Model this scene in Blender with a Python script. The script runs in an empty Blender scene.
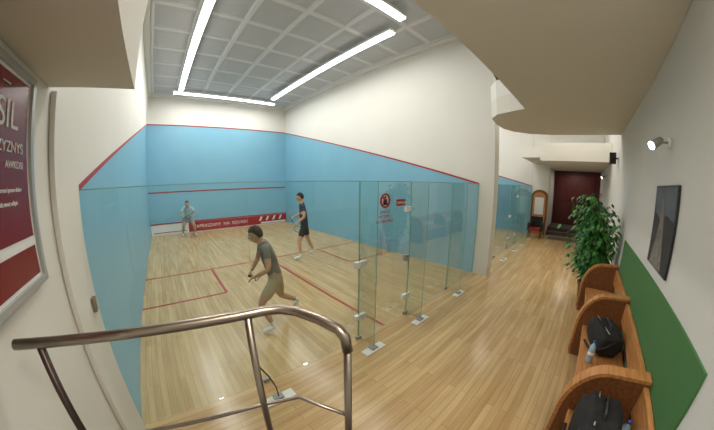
import bpy, bmesh, math, random
import numpy as np
from mathutils import Vector, Matrix
random.seed(4)
SC=bpy.context.scene
COL=SC.collection
try:
    SC.view_settings.view_transform='Standard'
    SC.view_settings.look='None'
except Exception: pass

# ---------------------------------------------------------------- materials
def lin(c):
    return tuple((v/255/12.92 if v/255<=0.04045 else ((v/255+0.055)/1.055)**2.4) for v in c)+(1,)
def mat(name,rgb,rough=0.6,metal=0.0,var=0.06,scale=6.0,bump=0.0,emit=None,spec=0.5):
    m=bpy.data.materials.new(name);m.use_nodes=True;nt=m.node_tree;b=nt.nodes['Principled BSDF']
    c=lin(rgb)
    geo=nt.nodes.new('ShaderNodeNewGeometry');nz=nt.nodes.new('ShaderNodeTexNoise');nz.inputs['Scale'].default_value=scale
    nz.inputs['Detail'].default_value=4
    nt.links.new(geo.outputs['Position'],nz.inputs['Vector'])
    mx=nt.nodes.new('ShaderNodeMix');mx.data_type='RGBA'
    mx.inputs[6].default_value=tuple(max(0,v*(1-var)) for v in c[:3])+(1,)
    mx.inputs[7].default_value=tuple(min(1,v*(1+var)) for v in c[:3])+(1,)
    nt.links.new(nz.outputs['Fac'],mx.inputs[0]);nt.links.new(mx.outputs[2],b.inputs['Base Color'])
    b.inputs['Roughness'].default_value=rough;b.inputs['Metallic'].default_value=metal
    try:b.inputs['Specular IOR Level'].default_value=spec
    except Exception:pass
    if bump>0:
        bp=nt.nodes.new('ShaderNodeBump');bp.inputs['Strength'].default_value=bump;bp.inputs['Distance'].default_value=0.01
        nt.links.new(nz.outputs['Fac'],bp.inputs['Height']);nt.links.new(bp.outputs['Normal'],b.inputs['Normal'])
    if emit:
        b.inputs['Emission Color'].default_value=c;b.inputs['Emission Strength'].default_value=emit
    return m
def planks(name,c1,c2,gap,alongy,rough,w=0.075,l=1.4):
    m=bpy.data.materials.new(name);m.use_nodes=True;nt=m.node_tree;b=nt.nodes['Principled BSDF'];N=nt.nodes.new;L=nt.links.new
    geo=N('ShaderNodeNewGeometry');mp=N('ShaderNodeMapping')
    if alongy: mp.inputs['Rotation'].default_value=(0,0,math.pi/2)
    L(geo.outputs['Position'],mp.inputs['Vector'])
    br=N('ShaderNodeTexBrick');br.inputs['Scale'].default_value=1
    br.inputs['Brick Width'].default_value=l;br.inputs['Row Height'].default_value=w;br.inputs['Mortar Size'].default_value=0.0018
    br.inputs['Mortar Smooth'].default_value=0.3;br.offset=0.37
    br.inputs['Color1'].default_value=lin(c1);br.inputs['Color2'].default_value=lin(c2);br.inputs['Mortar'].default_value=lin(gap)
    L(mp.outputs[0],br.inputs['Vector'])
    mp2=N('ShaderNodeMapping');mp2.inputs['Scale'].default_value=(1.2,13.3,1) if not alongy else (13.3,1.2,1)
    L(geo.outputs['Position'],mp2.inputs['Vector'])
    nz=N('ShaderNodeTexNoise');nz.inputs['Scale'].default_value=1;nz.inputs['Detail'].default_value=5;L(mp2.outputs[0],nz.inputs['Vector'])
    hs=N('ShaderNodeMix');hs.data_type='RGBA';hs.blend_type='MULTIPLY';hs.inputs[0].default_value=0.6
    cr=N('ShaderNodeValToRGB');cr.color_ramp.elements[0].position=0.3;cr.color_ramp.elements[0].color=(0.62,0.56,0.46,1);cr.color_ramp.elements[1].position=0.65;cr.color_ramp.elements[1].color=(1,1,1,1)
    L(nz.outputs['Fac'],cr.inputs[0]);L(br.outputs['Color'],hs.inputs[6]);L(cr.outputs[0],hs.inputs[7]);L(hs.outputs[2],b.inputs['Base Color'])
    b.inputs['Roughness'].default_value=rough
    return m
def wood(name,c1,c2,rough=0.4):
    m=bpy.data.materials.new(name);m.use_nodes=True;nt=m.node_tree;b=nt.nodes['Principled BSDF'];N=nt.nodes.new;L=nt.links.new
    geo=N('ShaderNodeNewGeometry');mp=N('ShaderNodeMapping');mp.inputs['Scale'].default_value=(1.5,14,14);L(geo.outputs['Position'],mp.inputs['Vector'])
    nz=N('ShaderNodeTexNoise');nz.inputs['Scale'].default_value=2.5;nz.inputs['Detail'].default_value=6;L(mp.outputs[0],nz.inputs['Vector'])
    cr=N('ShaderNodeValToRGB');cr.color_ramp.elements[0].position=0.35;cr.color_ramp.elements[0].color=lin(c1);cr.color_ramp.elements[1].position=0.65;cr.color_ramp.elements[1].color=lin(c2)
    L(nz.outputs['Fac'],cr.inputs[0]);L(cr.outputs[0],b.inputs['Base Color']);b.inputs['Roughness'].default_value=rough
    return m
def glassmat(name,tint,base=0.02,top=0.35):
    m=bpy.data.materials.new(name);m.use_nodes=True;nt=m.node_tree;nt.nodes.clear();N=nt.nodes.new;L=nt.links.new
    o=N('ShaderNodeOutputMaterial');t=N('ShaderNodeBsdfTransparent');t.inputs[0].default_value=tint
    g=N('ShaderNodeBsdfGlossy');g.inputs['Roughness'].default_value=0.01
    lw=N('ShaderNodeLayerWeight');lw.inputs[0].default_value=0.25
    mr=N('ShaderNodeMapRange');mr.inputs[3].default_value=base;mr.inputs[4].default_value=top
    mx=N('ShaderNodeMixShader');L(lw.outputs['Fresnel'],mr.inputs[0]);L(mr.outputs[0],mx.inputs[0]);L(t.outputs[0],mx.inputs[1]);L(g.outputs[0],mx.inputs[2]);L(mx.outputs[0],o.inputs[0])
    return m
M={}
M['white']=mat('white_plaster',(220,218,210),0.7,var=0.04,scale=1.2,bump=0.05)
M['corr']=mat('corridor_plaster',(208,207,203),0.75,var=0.03,scale=3,bump=0.08)
M['soffit']=mat('beige_soffit',(214,210,200),0.8,var=0.03,scale=2)
M['blue']=mat('blue_court_paint',(124,177,200),0.4,var=0.06,scale=1.5)
M['red']=mat('red_line_paint',(162,36,40),0.5)
M['banner']=mat('banner_red',(160,36,44),0.5)
M['paint']=mat('sign_white',(225,225,222),0.5,var=0.02)
M['ceil']=mat('ceiling_panel',(184,186,188),0.75,var=0.02,spec=0.2)
M['rib']=mat('ceiling_rib',(208,209,210),0.75,var=0.02,spec=0.2)
M['cfloor']=planks('court_maple',(204,176,130),(188,158,110),(136,108,70),True,0.24)
M['hfloor']=planks('corridor_maple',(212,182,134),(196,162,114),(138,108,70),False,0.22)
M['steel']=mat('brushed_steel',(160,148,136),0.32,metal=1.0,var=0.08,scale=30)
M['bsteel']=mat('satin_fitting',(150,152,150),0.5,metal=0.2,var=0.05)
M['dsteel']=mat('dark_steel',(74,62,58),0.4,metal=0.8)
M['glass']=glassmat('court_glass',(0.95,0.98,0.965,1))
M['gedge']=mat('glass_edge',(128,172,154),0.2,var=0.1)
M['green']=mat('green_panel',(70,116,66),0.85,var=0.12,scale=60,bump=0.2)
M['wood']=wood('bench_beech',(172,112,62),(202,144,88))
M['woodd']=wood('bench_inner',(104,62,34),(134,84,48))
M['black']=mat('black_fabric',(26,26,28),0.8,var=0.3,scale=25,bump=0.3)
M['blackp']=mat('black_plastic',(30,30,32),0.4)
M['dred']=mat('dark_red_door',(88,28,26),0.5,var=0.15)
M['mat']=mat('grey_carpet',(92,82,76),0.95,var=0.2,scale=40,bump=0.3)
M['poster']=mat('poster_red',(120,24,30),0.25,var=0.08)
M['frame']=mat('poster_frame',(170,172,170),0.35,metal=0.3)
M['leaf']=mat('leaf_green',(66,132,52),0.45,var=0.45,scale=12)
M['leaf2']=mat('leaf_dark',(36,90,36),0.45,var=0.4,scale=12)
M['bark']=mat('bark',(96,72,50),0.9,var=0.3,scale=30)
M['pot']=mat('pot_clay',(120,70,48),0.6)
M['soil']=mat('soil',(50,36,26),0.95,bump=0.5,scale=50)
M['tube']=mat('lamp_diffuser',(255,255,255),0.5,var=0.0,emit=9.0)
M['lampw']=mat('lamp_housing',(232,232,230),0.4,var=0.01)
M['blueb']=mat('bottle_plastic',(150,180,200),0.15)
M['bluecap']=mat('bottle_cap',(40,80,170),0.3)
M['picture']=mat('picture_dark',(56,56,60),0.7,var=0.9,scale=9)
M['picm']=mat('picture_mid',(120,112,106),0.7,var=0.7,scale=20)
M['pics']=mat('picture_sky',(92,98,108),0.7,var=0.5,scale=6)

# ---------------------------------------------------------------- mesh builder
class B:
    def __init__(s): s.v=[];s.f=[];s.fm=[];s.mats=[];s.sm=[]
    def mi(s,m):
        m=M[m] if isinstance(m,str) else m
        if m not in s.mats:s.mats.append(m)
        return s.mats.index(m)
    def add(s,vs,fs,m,smooth=False):
        o=len(s.v);k=s.mi(m)
        s.v+= [tuple(v) for v in vs]
        for f in fs: s.f.append([i+o for i in f]);s.fm.append(k);s.sm.append(smooth)
    def box(s,a,b,m):
        x0,y0,z0=[min(p,q) for p,q in zip(a,b)];x1,y1,z1=[max(p,q) for p,q in zip(a,b)]
        s.add([(x0,y0,z0),(x1,y0,z0),(x1,y1,z0),(x0,y1,z0),(x0,y0,z1),(x1,y0,z1),(x1,y1,z1),(x0,y1,z1)],
              [(0,3,2,1),(4,5,6,7),(0,1,5,4),(1,2,6,5),(2,3,7,6),(3,0,4,7)],m)
    def prism(s,poly,axis,a,b,m,smooth=False):
        n=len(poly);vs=[]
        for t in (a,b):
            for p in poly:
                q=list(p);q.insert(axis,t);vs.append(tuple(q))
        fs=[tuple(range(n))[::-1],tuple(range(n,2*n))]+[(i,(i+1)%n,n+(i+1)%n,n+i) for i in range(n)]
        s.add(vs,fs,m,smooth)
    def tube(s,pts,r,m,n=12,closed=False):
        pts=[Vector(p) for p in pts];N=len(pts)
        rs=r if isinstance(r,(list,tuple)) else [r]*N
        vs=[];prev=None
        for i,p in enumerate(pts):
            if closed: d=(pts[(i+1)%N]-pts[i-1]).normalized()
            else:
                a=pts[max(i-1,0)];b=pts[min(i+1,N-1)];d=(b-a).normalized()
            if prev is None:
                u=d.orthogonal().normalized()
            else:
                u=(prev-d*prev.dot(d)).normalized()
            prev=u;w=d.cross(u)
            for k in range(n):
                t=2*math.pi*k/n;vs.append(tuple(p+(u*math.cos(t)+w*math.sin(t))*rs[i]))
        fs=[]
        for i in range(N if closed else N-1):
            j=(i+1)%N
            for k in range(n): fs.append((i*n+k,i*n+(k+1)%n,j*n+(k+1)%n,j*n+k))
        if not closed:
            fs.append(tuple(range(n))[::-1]);fs.append(tuple((N-1)*n+k for k in range(n)))
        s.add(vs,fs,m,True)
    def lathe(s,c,prof,m,n=24):
        vs=[];fs=[]
        for (r,z) in prof:
            for k in range(n):
                t=2*math.pi*k/n;vs.append((c[0]+r*math.cos(t),c[1]+r*math.sin(t),c[2]+z))
        for i in range(len(prof)-1):
            for k in range(n): fs.append((i*n+k,i*n+(k+1)%n,(i+1)*n+(k+1)%n,(i+1)*n+k))
        fs.append(tuple(range(n))[::-1]);fs.append(tuple((len(prof)-1)*n+k for k in range(n)))
        s.add(vs,fs,m,True)
    def ell(s,c,r,m,n=16,h=10,fn=None,R=None):
        vs=[];fs=[]
        for i in range(h+1):
            a=math.pi*i/h
            for k in range(n):
                t=2*math.pi*k/n
                p=Vector((math.sin(a)*math.cos(t),math.sin(a)*math.sin(t),math.cos(a)))
                q=Vector((p.x*r[0],p.y*r[1],p.z*r[2]))
                if fn:q=fn(p,q)
                if R is not None:q=R@q
                vs.append(tuple(q+Vector(c)))
        for i in range(h):
            for k in range(n): fs.append((i*n+k,(i+1)*n+k,(i+1)*n+(k+1)%n,i*n+(k+1)%n))
        s.add(vs,fs,m,True)
    def done(s,name,parent=None,bevel=0,sub=0):
        me=bpy.data.meshes.new(name);me.from_pydata(s.v,[],s.f)
        for m in s.mats:me.materials.append(m)
        for p,k,sm in zip(me.polygons,s.fm,s.sm): p.material_index=k;p.use_smooth=sm
        bm=bmesh.new();bm.from_mesh(me)
        bmesh.ops.recalc_face_normals(bm,faces=bm.faces);bm.to_mesh(me);bm.free()
        o=bpy.data.objects.new(name,me);COL.objects.link(o)
        if parent:o.parent=parent
        if bevel:
            md=o.modifiers.new('bevel','BEVEL');md.width=bevel;md.segments=2;md.limit_method='ANGLE'
        return o
def empty(name,loc=(0,0,0)):
    e=bpy.data.objects.new(name,None);e.location=loc;COL.objects.link(e);e.empty_display_size=0.1;return e
def text(body,name,size,ml,m,parent,ext=0.001):
    c=bpy.data.curves.new(name,'FONT');c.body=body;c.size=size;c.extrude=ext;c.materials.append(M[m])
    o=bpy.data.objects.new(name,c);COL.objects.link(o);o.parent=parent;o.matrix_local=ml
    return o
RX=Matrix.Rotation(math.pi/2,4,'X')

H=5.85; YW=-3.0; ZS=3.35; E=0.004
# ---------------------------------------------------------------- shell
b=B()
b.box((-0.2,0,-0.1),(13.4,9.95,0),'cfloor');b.box((-0.2,YW-0.2,-0.1),(15.6,0,0),'hfloor')
b.done('floor')

def sidewall(x0,x1,name,yend,inner):
    b=B()
    b.prism([(0,0),(9.75,0),(9.75,4.57),(0,2.13)],0,x0,x1,'blue')
    b.prism([(0,2.13),(9.75,4.57),(9.75,H),(0,H)],0,x0,x1,'white')
    if yend<0:b.box((x0,yend,0),(x1,0,H),'white')
    for xf,s in inner:
        b.prism([(0,2.105),(9.75,4.55),(9.75,4.59),(0,2.15)],0,xf,xf+s*0.004,'red')
    return b.done(name)
sidewall(-0.2,0,'wall_left',YW-0.2,[(0,1)])
sidewall(6.4,6.7,'wall_court_partition',-0.36,[(6.4,-1),(6.7,1)])
sidewall(13.1,13.4,'wall_court_end',0,[(13.1,-1)])
b=B()
for x0,x1 in((-0.2,6.55),(6.55,13.4)):
    b.box((x0,9.75,0),(x1,9.95,4.57),'blue')
b.box((-0.2,9.75,4.57),(13.4,9.95,H),'white')
for x0 in (0,6.7):
    b.box((x0,9.742,4.55),(x0+6.4,9.75,4.595),'red');b.box((x0,9.742,1.76),(x0+6.4,9.75,1.81),'red')
b.done('wall_front')
b=B();b.box((-0.2,YW-0.2,0),(15.6,YW,H),'corr');b.done('wall_corridor')
b=B();b.box((13.1,-0.75,0),(13.35,-E,H),'white');b.done('wall_corridor_end')
b=B();b.box((13.1,YW+E,2.95),(13.35,-0.75-E,H),'white');b.done('wall_corridor_header')
b=B();b.box((13.36,-0.74,0),(15.4,-0.55,3.2),'white');b.done('wall_passage_side')
b=B();b.box((15.41,YW,0),(15.6,-0.55,3.4),'dred');b.done('wall_passage_back')
b=B();b.box((13.36,YW+E,2.97),(15.4,-0.76,3.15),'soffit');b.done('ceiling_passage')
b=B()
b.box((12.4,-2.6,0),(13.08,-0.95,0.012),'mat');b.done('entrance_mat')
b=B()
b.box((13.37,YW+.01,0),(15.39,-0.76,0.16),'mat');b.box((13.75,YW+.01,0.16),(15.39,-0.76,0.32),'mat')
b.done('entrance_steps')
d=empty('door_1',(15.3,-1.82,0.325))
def rel(b_,o): b_.v=[(v[0]-o[0],v[1]-o[1],v[2]-o[2]) for v in b_.v]
b=B();b.box((15.33,-2.75,0.325),(15.4,-0.9,2.75),'dred')
for y0,y1 in((-2.7,-1.87),(-1.78,-0.95)):
    for z0,z1 in((0.45,1.35),(1.5,2.6)):
        b.box((15.30,y0+0.1,z0),(15.335,y1-0.1,z1),'dred')
rel(b,d.location);b.done('door_leaves',d,0.01)
b=B();b.tube([(15.25,-1.95,1.2),(15.25,-1.95,1.7)],0.02,'steel');b.tube([(15.25,-1.7,1.2),(15.25,-1.7,1.7)],0.02,'steel')
for y in(-1.95,-1.7):
    for z in(1.25,1.65): b.tube([(15.25,y,z),(15.31,y,z)],0.01,'steel')
rel(b,d.location);b.done('door_pulls',d)

# ceiling with coffered panels
b=B();b.box((-0.2,YW-0.2,H),(15.6,9.95,H+0.15),'white')
nx,ny=6,9;
for X0 in (0,6.7):
    dx=6.1/nx;dy=9.45/ny
    for i in range(nx):
        for j in range(ny):
            xa=X0+0.15+i*dx;xb=xa+dx;ya=0.15+j*dy;yb=ya+dy;w=0.045
            z1=H-0.014;z2=H-0.036;z3=H-0.024
            def ring(i0,za,i1,zb,m):
                vs=[(xa+i0,ya+i0,za),(xb-i0,ya+i0,za),(xb-i0,yb-i0,za),(xa+i0,yb-i0,za),(xa+i1,ya+i1,zb),(xb-i1,ya+i1,zb),(xb-i1,yb-i1,zb),(xa+i1,yb-i1,zb)]
                b.add(vs,[(0,1,5,4),(1,2,6,5),(2,3,7,6),(3,0,4,7)],m)
            ring(0,z2,w,z2,'rib');ring(w,z2,w+.03,z1,'rib');ring(w+.03,z1,.14,z1,'ceil');ring(.14,z1,.2,z3,'ceil')
            b.add([(xa+.2,ya+.2,z3),(xb-.2,ya+.2,z3),(xb-.2,yb-.2,z3),(xa+.2,yb-.2,z3)],[(0,1,2,3)],'ceil')
b.done('ceiling')
b=B()
for X0 in(0,6.7):
    b.box((X0+E,E,H-0.12),(X0+0.14,9.74,H-0.001),'white');b.box((X0+6.26,E,H-0.12),(X0+6.4-E,9.74,H-0.001),'white')
    b.box((X0+.14,9.61,H-0.12),(X0+6.26,9.74,H-0.001),'white');b.box((X0+.14,E,H-0.12),(X0+6.26,0.14,H-0.001),'white')
b.done('trim_ceiling')

# court markings
def court_lines(X0,name):
    b=B();w=0.025;z=0.003
    b.box((X0,4.26-w,0),(X0+6.4,4.26+w,z),'red')
    b.box((X0+3.2-w,0,0),(X0+3.2+w,4.26-w,z),'red')
    for a,c in((X0,X0+1.6),(X0+4.8,X0+6.4)):
        b.box((a,2.66-w,0),(c,2.66+w,z),'red')
    b.box((X0+1.6-w,2.66+w,0),(X0+1.6+w,4.26-w,z),'red');b.box((X0+4.8-w,2.66+w,0),(X0+4.8+w,4.26-w,z),'red')
    return b.done(name)
court_lines(0,'court_floor_lines');court_lines(6.7,'court_floor_lines')
# tin with banner
def tin(X0):
    e=empty('court_tin',(X0,9.7,0))
    b=B();b.box((0.01,0,0.003),(6.39,0.04,0.46),'paint');b.box((0.01,-0.012,0.46),(6.39,0.04,0.5),'red');b.box((1.6,-0.006,0.03),(6.39,0.0,0.45),'banner')
    b.box((0.1,-0.006,0.1),(1.5,0,0.13),'red')
    b.box((5.0,-0.009,0.05),(6.35,-0.006,0.13),'paint')
    for i in range(4): b.prism([(4.9+i*.35,0.2),(5.0+i*.35,0.2),(5.1+i*.35,0.4),(5.0+i*.35,0.4)],1,-0.009,-0.006,'paint')
    b.done('tin_board',e)
    text('ZAPRASZAMY  NA  SQUASH','banner_text',0.2,Matrix.Translation((1.8,-0.008,0.18))@RX,'paint',e)
tin(0);tin(6.7)

# ---------------------------------------------------------------- glass back wall
def glasswall(X0,name,panels,door):
    e=empty(name,(X0,0,0))
    b=B();g=B();hw=B()
    for i,(a,c) in enumerate(panels):
        z0=0.012
        if i==0: # first two panes are butt-jointed with clear silicone
            b.box((a+0.004,-0.006,z0),(c,0.006,2.13),'glass')
        elif i==1: b.box((c-(c-a)+0.0008,-0.006,z0),(c-0.004,0.006,2.13),'glass')
        else: b.box((a+0.004,-0.006,z0),(c-0.004,0.006,2.13),'glass')
        for q,xx in enumerate((a+0.004,c-0.004)):
            if (i==0 and q==1) or (i==1 and q==0): continue
            g.box((xx-0.0015,-0.0065,z0),(xx+0.0015,0.0065,2.131),'gedge')
        g.box((a+0.004,-0.0065,2.13),(c-0.004,0.0065,2.137),'gedge')
    for x in [p[1] for p in panels[:-1]]:
        if x>2:
            b.box((x-0.005,-0.30,0.03),(x+0.005,-0.012,2.13),'glass');g.box((x-0.005,-0.302,0.03),(x+0.005,-0.30,2.13),'gedge')
            g.box((x-0.005,-0.302,2.13),(x+0.005,-0.012,2.134),'gedge')
        hw.box((x-0.17,-0.36,0.001),(x+0.17,-0.24,0.012),'paint');hw.box((x-0.05,-0.33,0.012),(x+0.05,-0.25,0.035),'bsteel')
        hw.box((x-0.04,-0.02,0.012),(x+0.04,0.02,0.05),'bsteel')
    a,c=door
    hw.box((a-0.07,-0.024,1.06),(a+0.12,0.024,1.14),'paint')
    hw.box((a-0.07,-0.024,0.32),(a+0.12,0.024,0.39),'paint');hw.box((c-0.12,-0.024,0.3),(c+0.05,0.024,0.38),'paint')
    hw.box((c-0.14,-0.03,1.70),(c-0.03,0.02,1.77),'paint')
    hw.box((c-0.12,-0.03,0.95),(c-0.04,0.02,1.04),'bsteel');hw.tube([(c-0.09,-0.06,0.98),(c-0.09,-0.06,0.86)],0.01,'bsteel');hw.tube([(c-0.09,-0.06,0.98),(c-0.09,-0.0,0.98)],0.008,'bsteel')
    b.done('glass_panels',e);g.done('glass_edges',e);hw.done('glass_hardware',e,0.003)
    return e
pan=[(0.008,1.33),(1.33,2.68),(2.68,3.72),(3.72,5.06),(5.06,6.392)]
glasswall(0,'glass_back_wall',pan,(2.68,3.72));glasswall(6.7,'glass_back_wall',pan,(2.68,3.72))
# signs on glass
e=empty('prohibition_sign',(3.12,-0.012,1.85))
b=B();b.tube([(0.0,0.0,0.03),(0,0.003,0.03)],0.09,'paint',32)
b.tube([(0.085*math.cos(t*math.pi/16),-0.004,0.085*math.sin(t*math.pi/16)+.03) for t in range(32)],0.013,'red',8,True)
b.tube([(-0.055,-0.006,0.085),(0.055,-0.006,-0.025)],0.010,'red',8)
b.ell((0,-0.004,0.075),(0.018,0.006,0.018),'blackp');b.prism([(-0.03,0.05),(0.03,0.05),(0.04,-0.025),(-0.04,-0.025)],1,-0.008,0,'blackp')
b.done('sign_plate',e)
lt=text('ZAKAZ\nWSTEPU\nW OBUWIU','sign_text',0.062,Matrix.Translation((0,-0.003,-0.14))@RX,'red',e);lt.data.align_x='CENTER'
e=empty('glass_warning_label',(3.46,-0.012,1.84))
b=B();b.box((-0.1,0,-0.045),(0.1,0.003,0.045),'red');b.done('label_plate',e)
text('UWAGA','label_text',0.055,Matrix.Translation((-0.09,-0.002,-0.02))@RX,'paint',e)

# ---------------------------------------------------------------- slab, beam, gallery pod
b=B()
edge=[(0.48,-1.33),(4.95,-1.33),(5.05,-1.05),(5.15,-0.8),(5.4,-0.62),(5.9,-0.55),(6.38,-0.56),(6.8,-0.7),(7.15,-1.0),(7.4,-1.5),(7.45,-2.2),(7.45,YW+E)]
b.prism([(0.48,YW+E)]+edge,2,ZS,ZS+0.3,'soffit')
b.done('gallery_floor_slab')
b=B()
par=edge[1:]
for i in range(len(par)-1):
    p=Vector(par[i]);q=Vector(par[i+1]);d=(q-p).normalized();n=Vector((d.y,-d.x))*0.1
    b.prism([tuple(p),tuple(q),tuple(q+n),tuple(p+n)],2,ZS+0.302,ZS+0.62,'white')
b.done('gallery_parapet')
b=B();ctr=[(x*0.985+.09,y-0.05,ZS+0.95) for x,y in par]
ctr[-1]=(ctr[-1][0],YW+0.03,ctr[-1][2])
b.tube(ctr,0.022,'dsteel')
for x,y,z in ctr[:-1:2]: b.tube([(x,y,ZS+0.625),(x,y,z)],0.013,'dsteel')
b.done('gallery_handrail')
b=B();b.box((E,YW+E,2.69),(0.475,-0.53,H-E),'soffit');b.done('stair_beam')
b=B();b.box((9.6,YW+E,2.95),(13.09,-0.85,3.5),'white');b.box((10.6,-0.85,3.15),(13.09,-0.02,3.5),'white');b.done('ceiling_bulkhead')

# left pilaster
b=B();b.box((E,-0.5,0),(0.035,-0.04,2.68),'white');b.box((E,-0.035,0),(0.02,-0.01,2.2),'dsteel');b.box((0.035,-0.2,1.3),(0.06,-0.14,1.4),'steel')
b.done('wall_pilaster')

# landing & steps
b=B();b.box((E,YW+E,0),(1.15,-1.42,0.66),'mat')
for i in range(3): b.box((1.15,YW+E,0),(1.15+0.28*(3-i),-1.8,0.165*(i+1)),'mat')
b.done('stair_landing')

# handrail
e=empty('stair_handrail',(0.5,-1.4,0.66));O_=e.location
hz=1.695
def dn(b_,n,e_): rel(b_,O_);b_.done(n,e_)
b=B()
main=[(0.08,-1.30,hz),(0.5,-1.37,hz+.003),(0.92,-1.44,hz+.005),(0.97,-1.455,hz+.003),(1.015,-1.50,hz),(1.055,-1.58,hz-0.008),(1.08,-1.655,hz-0.02),(1.086,-1.68,hz-0.04),(1.088,-1.69,hz-0.09)]
b.tube(main,0.018,'steel',16)
dn(b,'top_rail',e)
b=B()
b.tube([(1.088,-1.69,hz-0.08),(1.088,-1.69,0.665)],0.014,'steel')
b.tube([(0.86,-1.43,hz),(0.86,-1.43,0.665)],0.014,'steel')
b.tube([(0.17,-1.315,hz),(0.17,-1.315,0.665)],0.014,'dsteel')
for z in(1.27,0.95):
    b.tube([(0.08,-1.30,z),(0.86,-1.43,z),(1.0,-1.48,z),(1.088,-1.69,z+.02)],0.008,'steel')
dn(b,'rail_posts',e)

# loose cable on the wall joint
b=B();b.tube([(1.33,-0.30,0.04),(1.31,-0.33,0.2),(1.26,-0.33,0.36),(1.20,-0.30,0.48),(1.16,-0.24,0.56),(1.17,-0.18,0.60)],0.007,'blackp',8);b.done('door_stop_cable')

# ---------------------------------------------------------------- poster
e=empty('framed_poster',(0.003,-1.27,2.2))
b=B();y0,y1,z0,z1=-0.55,0.49,-0.45,0.44
b.box((0.002,y0,z0),(0.02,y1,z1),'paint')
fw=0.03
for a,c in(((0.0,y0,z0),(0.035,y0+fw,z1)),((0,y1-fw,z0),(0.035,y1,z1)),((0,y0+fw,z0),(0.035,y1-fw,z0+fw)),((0,y0+fw,z1-fw),(0.035,y1-fw,z1))): b.box(a,c,'frame')
b.box((0.02,y0+fw+0.01,z0+0.21),(0.023,y1-fw-0.02,z1-fw-0.015),'poster')
b.box((0.02,y0+fw+0.01,z0+0.045),(0.023,y1-fw-0.02,z0+0.17),'poster')
b.done('poster_panel',e,0.002)
RT=Matrix(((0,0,1,0),(1,0,0,0),(0,1,0,0),(0,0,0,1)))
for s,sz,y,z in(('SIL',0.15,0.17,0.19),('ZYZNYS',0.058,0.18,0.10),('AWKDSI',0.04,0.24,0.04),('----',0.05,0.2,0.34),('lorem ipsum dolor',0.025,0.18,-0.05),('sit amet adipis',0.025,0.18,-0.10)):
    text(s,'poster_text',sz,Matrix.Translation((0.025,y,z))@RT,'paint',e)

# ---------------------------------------------------------------- right wall things
b=B();b.box((2.08,YW+.001,0.5),(5.75,YW+0.015,1.38),'green');b.done('trim_green_panel')
e=empty('framed_picture',(3.56,YW+.003,1.86))
b=B();b.box((-0.37,0,-0.37),(0.37,0.02,0.37),'blackp');b.box((-0.36,0.02,-0.36),(0.36,0.022,0.36),'picture')
b.prism([(-0.355,0.08),(-0.1,0.12),(0.05,0.05),(0.355,0.14),(0.355,0.355),(-0.355,0.355)],1,0.022,0.0235,'pics')
b.prism([(-0.2,-0.355),(-0.02,0.1),(0.0,0.25),(0.06,0.25),(0.08,0.1),(0.25,-0.355)],1,0.0235,0.025,'picm')
b.done('picture_panel',e)

# benches
def divider(b,x):
    t=0.06
    prof=[(YW+0.02,0.0),(-2.45,0.0),(-2.43,0.1),(-2.43,0.45)]
    for k in range(1,9):
        a=k/8*math.pi/2; prof.append((-2.43-0.30*(1-math.cos(a)) ,0.45+0.42*math.sin(a)))
    prof+=[(YW+0.02,0.89)]
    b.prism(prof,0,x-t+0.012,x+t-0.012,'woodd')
    pts=prof[1:];n=len(pts);out=[]
    for i,p in enumerate(pts):
        a=Vector(pts[max(0,i-1)]);c=Vector(pts[min(n-1,i+1)]);d=(c-a).normalized();nn=Vector((d.y,-d.x))
        out.append((p[0]+nn.x*0.03,p[1]+nn.y*0.03))
    for i in range(n-1):
        b.prism([pts[i],pts[i+1],out[i+1],out[i]],0,x-t,x+t,'wood')
def bench(xa,X):
    e=empty('waiting_bench',(xa,YW,0));xb=X[-1]-.06
    b=B()
    for x in X:divider(b,x)
    rel(b,e.location);b.done('bench_dividers',e)
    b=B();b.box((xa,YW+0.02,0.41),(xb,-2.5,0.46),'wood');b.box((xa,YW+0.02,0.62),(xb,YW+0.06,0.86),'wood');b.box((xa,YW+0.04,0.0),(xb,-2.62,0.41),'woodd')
    rel(b,e.location);b.done('bench_seat',e,0.006)
bench(2.02,[2.7,4.3,5.84]);bench(7.9,[7.9,9.5,11.1])

def bag(c,r,rotz=0):
    e=empty('sports_bag',c);b=B()
    rnd=random.Random(int(c[0]*10))
    ph=[rnd.random()*6 for _ in range(4)]
    def fn(p,q):
        def pw(v,k=0.55): return math.copysign(abs(v)**k,v)
        w=1+0.06*math.sin(5*p.x+ph[0])*math.cos(4*p.z+ph[1])+0.05*math.sin(9*p.y+ph[2])
        return Vector((pw(p.x)*r[0]*w,pw(p.y)*r[1]*w,pw(p.z)*r[2]*(w if p.z>0 else 1)))
    R=Matrix.Rotation(rotz,3,'Z')
    b.ell((0,0,0),(1,1,1),'black',24,16,fn,R)
    b.tube([R@Vector((-r[0]*.55,0,r[2]*.8)),R@Vector((-r[0]*.3,0,r[2]*1.25)),R@Vector((r[0]*.3,0,r[2]*1.25)),R@Vector((r[0]*.55,0,r[2]*.8))],0.012,'blackp',8)
    b.tube([R@Vector((-r[0]*.9,-r[1]*.3,r[2]*.5)),R@Vector((-r[0]*1.12,r[1]*.6,r[2]*.1)),R@Vector((-r[0]*.7,r[1]*1.15,-r[2]*.7)),R@Vector((r[0]*.3,r[1]*1.15,-r[2]*.85))],0.014,'black',8)
    b.tube([R@Vector((-r[0]*.8,r[1]*.3,r[2]*.92)),R@Vector((r[0]*.8,r[1]*.3,r[2]*.92))],0.006,'bsteel',6)
    b.done('bag_body',e)
    return e
bag((3.78,-2.72,0.615),(0.26,0.15,0.145),0.3)
g=bag((2.36,-2.68,0.64),(0.22,0.16,0.17),-0.05)
text('SPORT','bag_label',0.1,Matrix.Translation((-0.235,0.11,0.02))@Matrix.Rotation(-math.pi/2,4,'Z')@RX,'paint',g)
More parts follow.
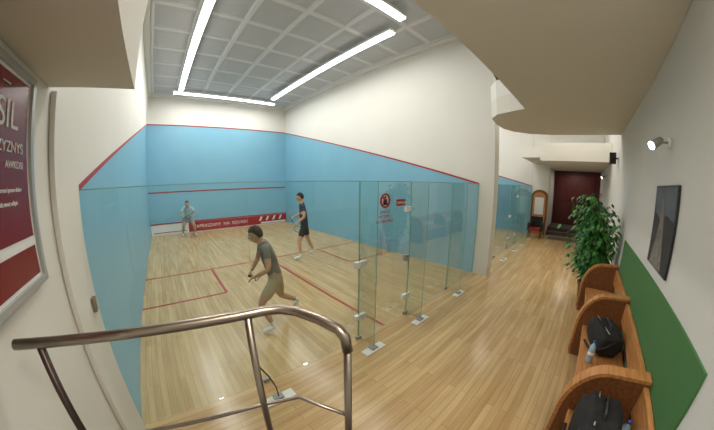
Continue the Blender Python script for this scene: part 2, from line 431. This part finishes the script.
def bottle(c):
    b=B();b.lathe(c,[(0.03,0),(0.034,0.01),(0.034,0.07),(0.031,0.09),(0.034,0.11),(0.034,0.16),(0.026,0.195),(0.013,0.21),(0.013,0.225)],'blueb')
    b.lathe((c[0],c[1],c[2]+0.225),[(0.015,0),(0.015,0.02)],'bluecap');b.lathe((c[0],c[1],c[2]+0.075),[(0.0345,0),(0.0345,0.05)],'paint');b.done('water_bottle')
bottle((3.43,-2.6,0.461));bottle((2.45,-2.895,0.461))

# ---------------------------------------------------------------- plant
e=empty('potted_ficus',(6.4,-2.56,0))
b=B();b.lathe((0,0,0),[(0.15,0),(0.2,0.3),(0.22,0.32),(0.22,0.36),(0.19,0.36),(0.18,0.32)],'pot');b.lathe((0,0,0.3),[(0.17,0),(0.17,0.02)],'soil');b.done('pot',e)
b=B();lv=B();rnd=random.Random(8)
for k in range(20):
    a=rnd.random()*6.28;rr=0.1+0.30*rnd.random();hh=1.1+0.95*rnd.random()
    p0=Vector((0.04*math.cos(a),0.04*math.sin(a),0.3));p3=Vector((rr*math.cos(a),rr*math.sin(a)*0.95,hh))
    pts=[]
    for i in range(8):
        t=i/7;q=p0.lerp(p3,t);q.x*=(0.3+0.7*t);q.y*=(0.3+0.7*t);q+=Vector((math.sin(t*5+k)*.02,math.cos(t*4+k)*.02,0));pts.append(q)
    b.tube(pts,[0.016*(1-0.7*i/7) for i in range(8)],'bark',6)
    for j in range(130):
        t=0.2+0.8*rnd.random();i=int(t*6.99);c=pts[i].lerp(pts[i+1],t*7-i)
        off=Vector((rnd.gauss(0,.13),rnd.gauss(0,.13),rnd.gauss(0,.10)));c=c+off
        if c.z<0.5 or c.z>2.12: continue
        if c.x<-0.45: continue
        if c.y<-0.38: c.y=-0.38+rnd.random()*.05
        az=math.atan2(off.y,off.x)+rnd.gauss(0,.6);dr=Vector((math.cos(az),math.sin(az),-0.5-rnd.random()*0.8)).normalized()
        sd=dr.cross(Vector((0,0,1))).normalized();up=sd.cross(dr)
        L=0.085+0.055*rnd.random();w=L*0.32
        v=[c,c+dr*L*.35+sd*w-up*0.006,c+dr*L*.4+up*.006,c+dr*L*.35-sd*w-up*.006,c+dr*L-up*.012,c+dr*L*.7+sd*w*.6-up*.01,c+dr*L*.7-sd*w*.6-up*.01]
        if min(q.y for q in v)<-0.43: continue
        lv.add(v,[(0,1,2),(0,2,3),(2,1,5,4),(2,4,6,3)],'leaf' if rnd.random()<.6 else 'leaf2')
b.done('branches',e);lv.done('leaves',e)

# wall spotlights, speaker
def spot(x,z):
    e=empty('wall_spotlight',(x,YW+.002,z))
    b=B();b.tube([(0,0.0,0),(0,0.025,0)],0.045,'lampw',20);b.tube([(0,0.02,0),(0,0.09,0.0)],0.01,'steel',8)
    d=Vector((-0.35,0.75,-0.45)).normalized();p=Vector((0,0.12,0))
    b.tube([p-d*0.06,p-d*0.04,p+d*0.03,p+d*0.07],[0.02,0.035,0.04,0.052],'bsteel',20);b.tube([p+d*0.071,p+d*0.074],0.04,'tube',20)
    b.done('spot_head',e)
    l=bpy.data.lights.new('spot','SPOT');l.energy=22;l.color=(1,.88,.7);l.spot_size=1.6;l.spot_blend=0.7;l.shadow_soft_size=0.04
    o=bpy.data.objects.new('spot_light',l);COL.objects.link(o);o.parent=e;o.location=p+d*0.1;o.rotation_euler=d.to_track_quat('-Z','Y').to_euler()
spot(3.55,2.60);spot(11.3,2.6)
e=empty('wall_speaker',(8.0,YW+.002,2.9));b=B();b.box((-0.08,0.05,-0.13),(0.08,0.2,0.13),'blackp');b.box((-0.02,0,-0.02),(0.02,0.05,0.02),'blackp');b.tube([(-0.08,0.125,-0.04),(-0.085,0.125,-0.04)],0.05,'black',16);b.done('speaker_box',e,0.01)

# arched notice board at corridor end
e=empty('arched_notice_board',(13.095,-0.38,0))
def arch(w,h0,n=12): 
    return [(-w,0.0),(w,0.0)]+[(w*math.cos(math.pi*i/n),h0+w*0.8*math.sin(math.pi*i/n)) for i in range(n+1)]
b=B();b.prism(arch(0.36,1.7),0,-0.05,0,'woodd');b.prism(arch(0.28,1.65),0,-0.055,-0.05,'wood');b.box((-0.06,-0.2,0.9),(-0.055,0.2,1.65),'paint');b.done('board_panel',e)
e=empty('lounge_chair',(12.3,-0.42,0));b=B()
b.box((-0.25,-0.25,0.3),(0.25,0.25,0.42),'banner');b.box((0.2,-0.25,0.42),(0.3,0.25,0.85),'black');b.box((-0.25,0.22,0.3),(0.25,0.3,0.6),'black');b.box((-0.25,-0.3,0.3),(0.25,-0.22,0.6),'black')
for x in(-0.22,0.22):
    for y in(-0.24,0.24): b.tube([(x,y,0),(x,y,0.31)],0.018,'blackp',8)
b.done('chair_body',e,0.02)

# ---------------------------------------------------------------- lamps
def striplamp(a,c,power):
    a=Vector(a);c=Vector(c);mid=(a+c)/2;L=(c-a).length;al_x=abs(c.x-a.x)>abs(c.y-a.y)
    e=empty('fluorescent_strip_lamp',mid);w=0.08;hx,hy=(L/2,w) if al_x else (w,L/2)
    b=B();b.box((-hx-.02,-hy-.02,0.0),(hx+.02,hy+.02,0.06),'lampw');b.box((-hx,-hy,-0.035),(hx,hy,0.0),'tube')
    for q in(-.8,.8):
        px,py=(hx*q,0) if al_x else (0,hy*q)
        b.tube([(px,py,0.06),(px,py,0.075)],0.01,'steel',8)
    b.done('lamp_body',e,0.01)
    l=bpy.data.lights.new('strip','AREA');l.shape='RECTANGLE';l.size=2*hx;l.size_y=2*hy;l.energy=power;l.color=(1,0.98,0.93)
    o=bpy.data.objects.new('strip_light',l);COL.objects.link(o);o.parent=e;o.location=(0,0,-0.045)
zl=H-0.2
for X0,f in((0,1),(6.7,0.8)):
    striplamp((X0+1.25,2.2,zl),(X0+1.25,8.3,zl),102*f)
    striplamp((X0+4.95,1.4,zl),(X0+4.95,8.0,zl),102*f)
    striplamp((X0+1.0,8.7,zl),(X0+5.3,8.7,zl),60*f)
    striplamp((X0+1.4,0.9,zl),(X0+4.7,0.9,zl),56*f)
def area(name,loc,size,sy,en,col,rot=(0,0,0)):
    l=bpy.data.lights.new(name,'AREA');l.shape='RECTANGLE';l.size=size;l.size_y=sy;l.energy=en;l.color=col
    o=bpy.data.objects.new(name,l);COL.objects.link(o);o.location=loc;o.rotation_euler=rot
warm=(1,0.92,0.8)
area('landing_fill_light',(0.9,-2.6,3.3),0.5,0.5,30,warm)  # added fill brightening the landing and left wall, not a real fixture
area('entrance_fill_light',(8.5,-1.8,5.6),1.5,1.0,85,warm)  # added fill for the far corridor, no ceiling fixture there
area('passage_fill_light',(14.4,-1.8,2.9),0.5,0.5,10,warm)  # unseen added fill for the passage, stands for no fitted lamp
W=bpy.data.worlds.new('world');SC.world=W;W.use_nodes=True;W.node_tree.nodes['Background'].inputs[0].default_value=(1,0.95,0.88,1);W.node_tree.nodes['Background'].inputs[1].default_value=0.3

# ---------------------------------------------------------------- people
def skin_mesh(verts,edges,radii,roots=(0,),sub=2):
    me=bpy.data.meshes.new('tmp');me.from_pydata([tuple(v) for v in verts],edges,[])
    o=bpy.data.objects.new('tmp',me);COL.objects.link(o)
    md=o.modifiers.new('s','SKIN');md.use_smooth_shade=True;md.branch_smoothing=0.3
    ms=o.modifiers.new('u','SUBSURF');ms.levels=sub;ms.render_levels=sub
    sv=me.skin_vertices[0].data
    for i,r in enumerate(radii):
        sv[i].radius=r if isinstance(r,tuple) else (r,r);sv[i].use_root=(i in roots)
    dg=bpy.context.evaluated_depsgraph_get();dg.update()
    ev=o.evaluated_get(dg);em=bpy.data.meshes.new_from_object(ev)
    bpy.data.objects.remove(o)
    return em
def segdist(p,a,b):
    ab=b-a;t=max(0,min(1,(p-a).dot(ab)/max(ab.length_squared,1e-9)));return (p-a-ab*t).length
def person(origin,heading,J,shirt,shorts,skinc,hairc,shoe,sleeve=0.5,racket='R',socks=None,headyaw=0):
    F=Vector((heading[0],heading[1],0)).normalized();Lf=Vector((-F.y,F.x,0))
    O=Vector((origin[0],origin[1],0))
    def w(p): return F*p[0]+Lf*p[1]+Vector((0,0,p[2]))
    e=empty('squash_player',O)
    ms=[mat('shirt_cloth',shirt,0.9,var=0.1,scale=20,bump=0.2),mat('shorts_cloth',shorts,0.9,var=0.1,scale=20,bump=0.2),mat('skin',skinc,0.55,var=0.04),mat('shoe',shoe,0.5),mat('sock',socks or (225,225,222),0.9),mat('hair',hairc,0.8,var=0.3,scale=60,bump=0.4)]
    V=[];R=[];E=[];S=[];idx={}
    def ad(n,p,r,par=None,tag=None):
        idx[n]=len(V);V.append(w(p));R.append(r)
        if par is not None:
            E.append((idx[par],idx[n]));S.append((V[idx[par]],V[idx[n]],tag))
    lerp=lambda a,b,t:tuple(x+(y-x)*t for x,y in zip(a,b))
    ad('pel',J['pel'],(0.125,0.13));ad('sp',J['sp'],(0.115,0.13),'pel',0);ad('ch',J['ch'],(0.12,0.155),'sp',0);ad('nb',J['nb'],(0.07,0.09),'ch',0)
    ad('nk',lerp(J['nb'],J['hd'],0.45),0.05,'nb',2);ad('hb',lerp(J['nb'],J['hd'],0.85),0.05,'nk',2)
    for s in 'LR':
        ad('sh'+s,J['sh'+s],0.066,'ch',0)
        m=lerp(J['sh'+s],J['el'+s],sleeve);ad('um'+s,m,0.054,'sh'+s,0);ad('el'+s,J['el'+s],0.04,'um'+s,2)
        ad('fm'+s,lerp(J['el'+s],J['wr'+s],0.35),0.04,'el'+s,2);ad('wr'+s,J['wr'+s],0.026,'fm'+s,2)
        ad('hi'+s,J['hi'+s],0.098,'pel',1)
        ad('tm'+s,lerp(J['hi'+s],J['kn'+s],0.65),0.09,'hi'+s,1);ad('kn'+s,J['kn'+s],0.057,'tm'+s,2)
        ad('cf'+s,lerp(J['kn'+s],J['an'+s],0.35),0.058,'kn'+s,2);ad('ca'+s,lerp(J['kn'+s],J['an'+s],0.8),0.038,'cf'+s,2);ad('an'+s,J['an'+s],0.038,'ca'+s,4)
        ad('bl'+s,lerp(J['an'+s],J['to'+s],0.6),(0.042,0.036),'an'+s,3);ad('to'+s,J['to'+s],(0.036,0.026),'bl'+s,3)
    em=skin_mesh(V,E,R)
    em.materials.clear()
    for m in ms: em.materials.append(m)
    for p in em.polygons:
        c=p.center;best=min(S,key=lambda s:segdist(c,s[0],s[1]));k=best[2]
        if k==0 and c.z<(V[idx['pel']].z+0.0): k=1
        p.material_index=k;p.use_smooth=True
    ob=bpy.data.objects.new('body',em);COL.objects.link(ob);ob.parent=e
    # head
    hd=w(J['hd']);ca,sa=math.cos(headyaw),math.sin(headyaw)
    HF=(F*ca+Lf*sa);tilt=J.get('tilt',-0.15);HF=(HF+Vector((0,0,tilt))).normalized();HL=Vector((0,0,1)).cross(HF).normalized();HU=HF.cross(HL)
    Rm=Matrix((HF,HL,HU)).transposed()
    b=B()
    def hf(p,q):
        z=p.z
        if z<0:
            q.y*=1+0.28*z;q.x*=1+0.12*z
        if p.x<0 and z<-0.3: q.x*=0.85
        return q
    b.ell(hd,(0.1,0.08,0.122),ms[2],24,18,hf,Rm)
    def hp(x,y,z): return hd+Rm@Vector((x,y,z))
    b.tube([hp(0.091,0,0.01),hp(0.107,0,-0.018),hp(0.111,0,-0.03),hp(0.093,0,-0.04)],[0.007,0.010,0.013,0.008],ms[2],8)
    b.tube([hp(0.081,0.024,-0.066),hp(0.092,0,-0.064),hp(0.081,-0.024,-0.066)],[0.004,0.007,0.004],M['banner'],6)
    for s in(-1,1):
        b.ell(hp(0.085,0.031*s,0.004),(0.012,0.012,0.009),M['paint'],10,8);b.ell(hp(0.0955,0.031*s,0.004),(0.004,0.005,0.005),M['blackp'],8,6)
        b.tube([hp(0.09,0.016*s,0.025),hp(0.09,0.034*s,0.029),hp(0.077,0.05*s,0.023)],0.0045,ms[5],6)
        b.ell(hp(-0.005,0.08*s,-0.005),(0.02,0.009,0.032),ms[2],10,8,None,Rm)
    hv=B()
    def cap(p,q):
        r=1.0+0.03*math.sin(13*p.y)*math.cos(11*p.x)
        lim=0.35 if p.x>0.35 else (0.35-(0.35-p.x)*1.1)
        lim=max(lim,-0.45)
        if p.z<lim: q=q*0.8
        return q*r
    hv.ell(hp(-0.006,0,0.012),(0.106,0.088,0.124),ms[5],28,22,cap,Rm)
    b.done('head',e);hv.done('hair',e)
    # hands
    for s in 'LR':
        wr=w(J['wr'+s]);el=w(J['el'+s]);d=(wr-el).normalized()
        side=d.cross(Vector((0,0,1)));side=side.normalized() if side.length>0.2 else F.copy()
        if s=='R': side=-side
        nrm=side.cross(d).normalized()
        if nrm.z<0: nrm=-nrm
        V2=[wr-d*0.01,wr+d*0.035,wr+d*0.075];R2=[(0.022,0.02),(0.034,0.018),(0.034,0.016)];E2=[(0,1),(1,2)];roots=[0]
        curl=1.0 if s==racket else 0.35
        for k,(off,ln) in enumerate(((0.027,0.068),(0.009,0.078),(-0.009,0.072),(-0.026,0.055))):
            o0=wr+d*0.062+side*off;ang=0.0;pts=[o0]
            for seg in(0.42,0.33,0.25):
                ang+=curl*0.75
                pts.append(pts[-1]+(d*math.cos(ang)-nrm*math.sin(ang))*ln*seg)
            i0=len(V2);V2+=pts;R2+=[0.0095,0.009,0.0085,0.007];E2+=[(i0,i0+1),(i0+1,i0+2),(i0+2,i0+3)];roots.append(i0)
        o0=wr+d*0.02+side*0.022;i0=len(V2)
        V2+=[o0,o0+d*0.028+side*0.026-nrm*0.01*curl,o0+d*0.055+side*(0.03-0.02*curl)-nrm*0.03*curl];R2+=[0.012,0.010,0.008];E2+=[(i0,i0+1),(i0+1,i0+2)];roots.append(i0)
        hm=skin_mesh(V2,E2,R2,roots,1);hm.materials.clear();hm.materials.append(ms[2])
        for p in hm.polygons:p.use_smooth=True;p.material_index=0
        ho=bpy.data.objects.new('hand_'+s.lower(),hm);COL.objects.link(ho);ho.parent=e
        if s==racket:
            rb=B();gp=wr+d*0.07-nrm*0.022
            rd=w(J['rdir']).normalized()
            rb.tube([gp-rd*0.08,gp+rd*0.12],0.014,'blackp',10);rb.tube([gp+rd*0.12,gp+rd*0.36],0.006,'dsteel',8)
            c=gp+rd*0.50;u2=rd;v2=rd.cross(nrm).normalized()
            ring=[c+u2*0.14*math.cos(t*math.pi/14)+v2*0.10*math.sin(t*math.pi/14) for t in range(28)]
            rb.tube(ring,0.006,'dsteel',6,True)
            for q in range(-4,5):
                hh=q/5.0;yy=0.10*math.sqrt(1-hh*hh);rb.tube([c+u2*0.14*hh-v2*yy,c+u2*0.14*hh+v2*yy],0.0012,'paint',4)
                xx=0.14*math.sqrt(1-hh*hh);rb.tube([c+v2*0.1*hh-u2*xx,c+v2*0.1*hh+u2*xx],0.0012,'paint',4)
            rb.done('racket',e)
    return e
J1=dict(pel=(0,0,.77),sp=(.05,0,.94),ch=(.12,0,1.14),nb=(.18,0,1.29),hd=(.25,0,1.40),
 shL=(.12,.18,1.24),elL=(.10,.30,.98),wrL=(.29,.25,.88),shR=(.16,-.18,1.24),elR=(.24,-.27,.99),wrR=(.36,-.20,.80),
 hiL=(.01,.09,.73),knL=(.25,.17,.43),anL=(.10,.27,.085),toL=(.28,.30,.035),
 hiR=(-.02,-.09,.73),knR=(-.06,-.25,.35),anR=(-.36,-.36,.16),toR=(-.27,-.36,.045),rdir=(-.2,-.75,-.3),tilt=-0.2)
person((2.03,1.09),(-.94,.34),J1,(124,120,112),(176,162,134),(190,150,122),(66,54,44),(225,222,214))
J2=dict(pel=(0,0,.92),sp=(.02,0,1.1),ch=(.05,0,1.34),nb=(.07,0,1.52),hd=(.11,0,1.68),
 shL=(.05,.18,1.46),elL=(.0,.27,1.18),wrL=(.2,.27,1.02),shR=(.06,-.18,1.46),elR=(.12,-.28,1.18),wrR=(.32,-.25,1.1),
 hiL=(.01,.09,.88),knL=(.16,.17,.5),anL=(.13,.24,.09),toL=(.31,.26,.035),
 hiR=(-.01,-.09,.88),knR=(-.08,-.17,.49),anR=(-.26,-.24,.10),toR=(-.1,-.27,.035),rdir=(-.3,-.5,-.6),tilt=-0.1)
person((4.10,3.8),(-.87,.49),J2,(46,52,76),(48,48,56),(205,160,130),(44,36,32),(232,232,230))
J3=dict(pel=(-.12,0,.74),sp=(.0,0,.9),ch=(.17,0,1.08),nb=(.27,0,1.2),hd=(.37,0,1.33),
 shL=(.2,.18,1.15),elL=(.3,.3,.92),wrL=(.46,.2,.82),shR=(.2,-.18,1.15),elR=(.3,-.3,.92),wrR=(.46,-.2,.84),
 hiL=(-.1,.1,.7),knL=(.2,.2,.45),anL=(.02,.26,.09),toL=(.2,.28,.035),
 hiR=(-.1,-.1,.7),knR=(.2,-.2,.45),anR=(.02,-.26,.09),toR=(.2,-.28,.035),rdir=(.4,.5,.3),tilt=0.05)
person((1.55,9.0),(-.1,-1),J3,(158,190,204),(130,140,146),(170,140,120),(60,62,64),(220,220,220))  # solid figure added in place of a faint ghost reflection, not a third player

# ---------------------------------------------------------------- camera (stereographic fisheye lens)
yaw,pitch,roll,FP=0.8402,-0.1376,0.0075,252.62
f=Vector((math.cos(pitch)*math.cos(yaw),math.cos(pitch)*math.sin(yaw),math.sin(pitch)))
r=Vector((math.sin(yaw),-math.cos(yaw),0));u=r.cross(f)
c,s=math.cos(roll),math.sin(roll);Xc=r*c+u*s;Yc=-r*s+u*c
mw=Matrix((Xc,Yc,-f)).transposed().to_4x4();mw.translation=(0.6481,-2.2214,2.1441)
cd=bpy.data.cameras.new('camera');co=bpy.data.objects.new('camera',cd);COL.objects.link(co);co.matrix_world=mw;SC.camera=co
cd.sensor_width=36;cd.sensor_fit='HORIZONTAL';cd.lens=FP*36/714;cd.clip_start=0.02;cd.clip_end=100
cd.type='PANO'
rr=np.linspace(0.01,22,200);th=2*np.arctan(rr*714/36/(2*FP))
A=np.stack([rr,rr**2,rr**3,rr**4],1);k=np.linalg.lstsq(A,th,rcond=None)[0]
cd.panorama_type='FISHEYE_LENS_POLYNOMIAL';cd.fisheye_fov=math.radians(220)
cd.fisheye_polynomial_k0=0
cd.fisheye_polynomial_k1=-k[0];cd.fisheye_polynomial_k2=-k[1];cd.fisheye_polynomial_k3=-k[2];cd.fisheye_polynomial_k4=-k[3]
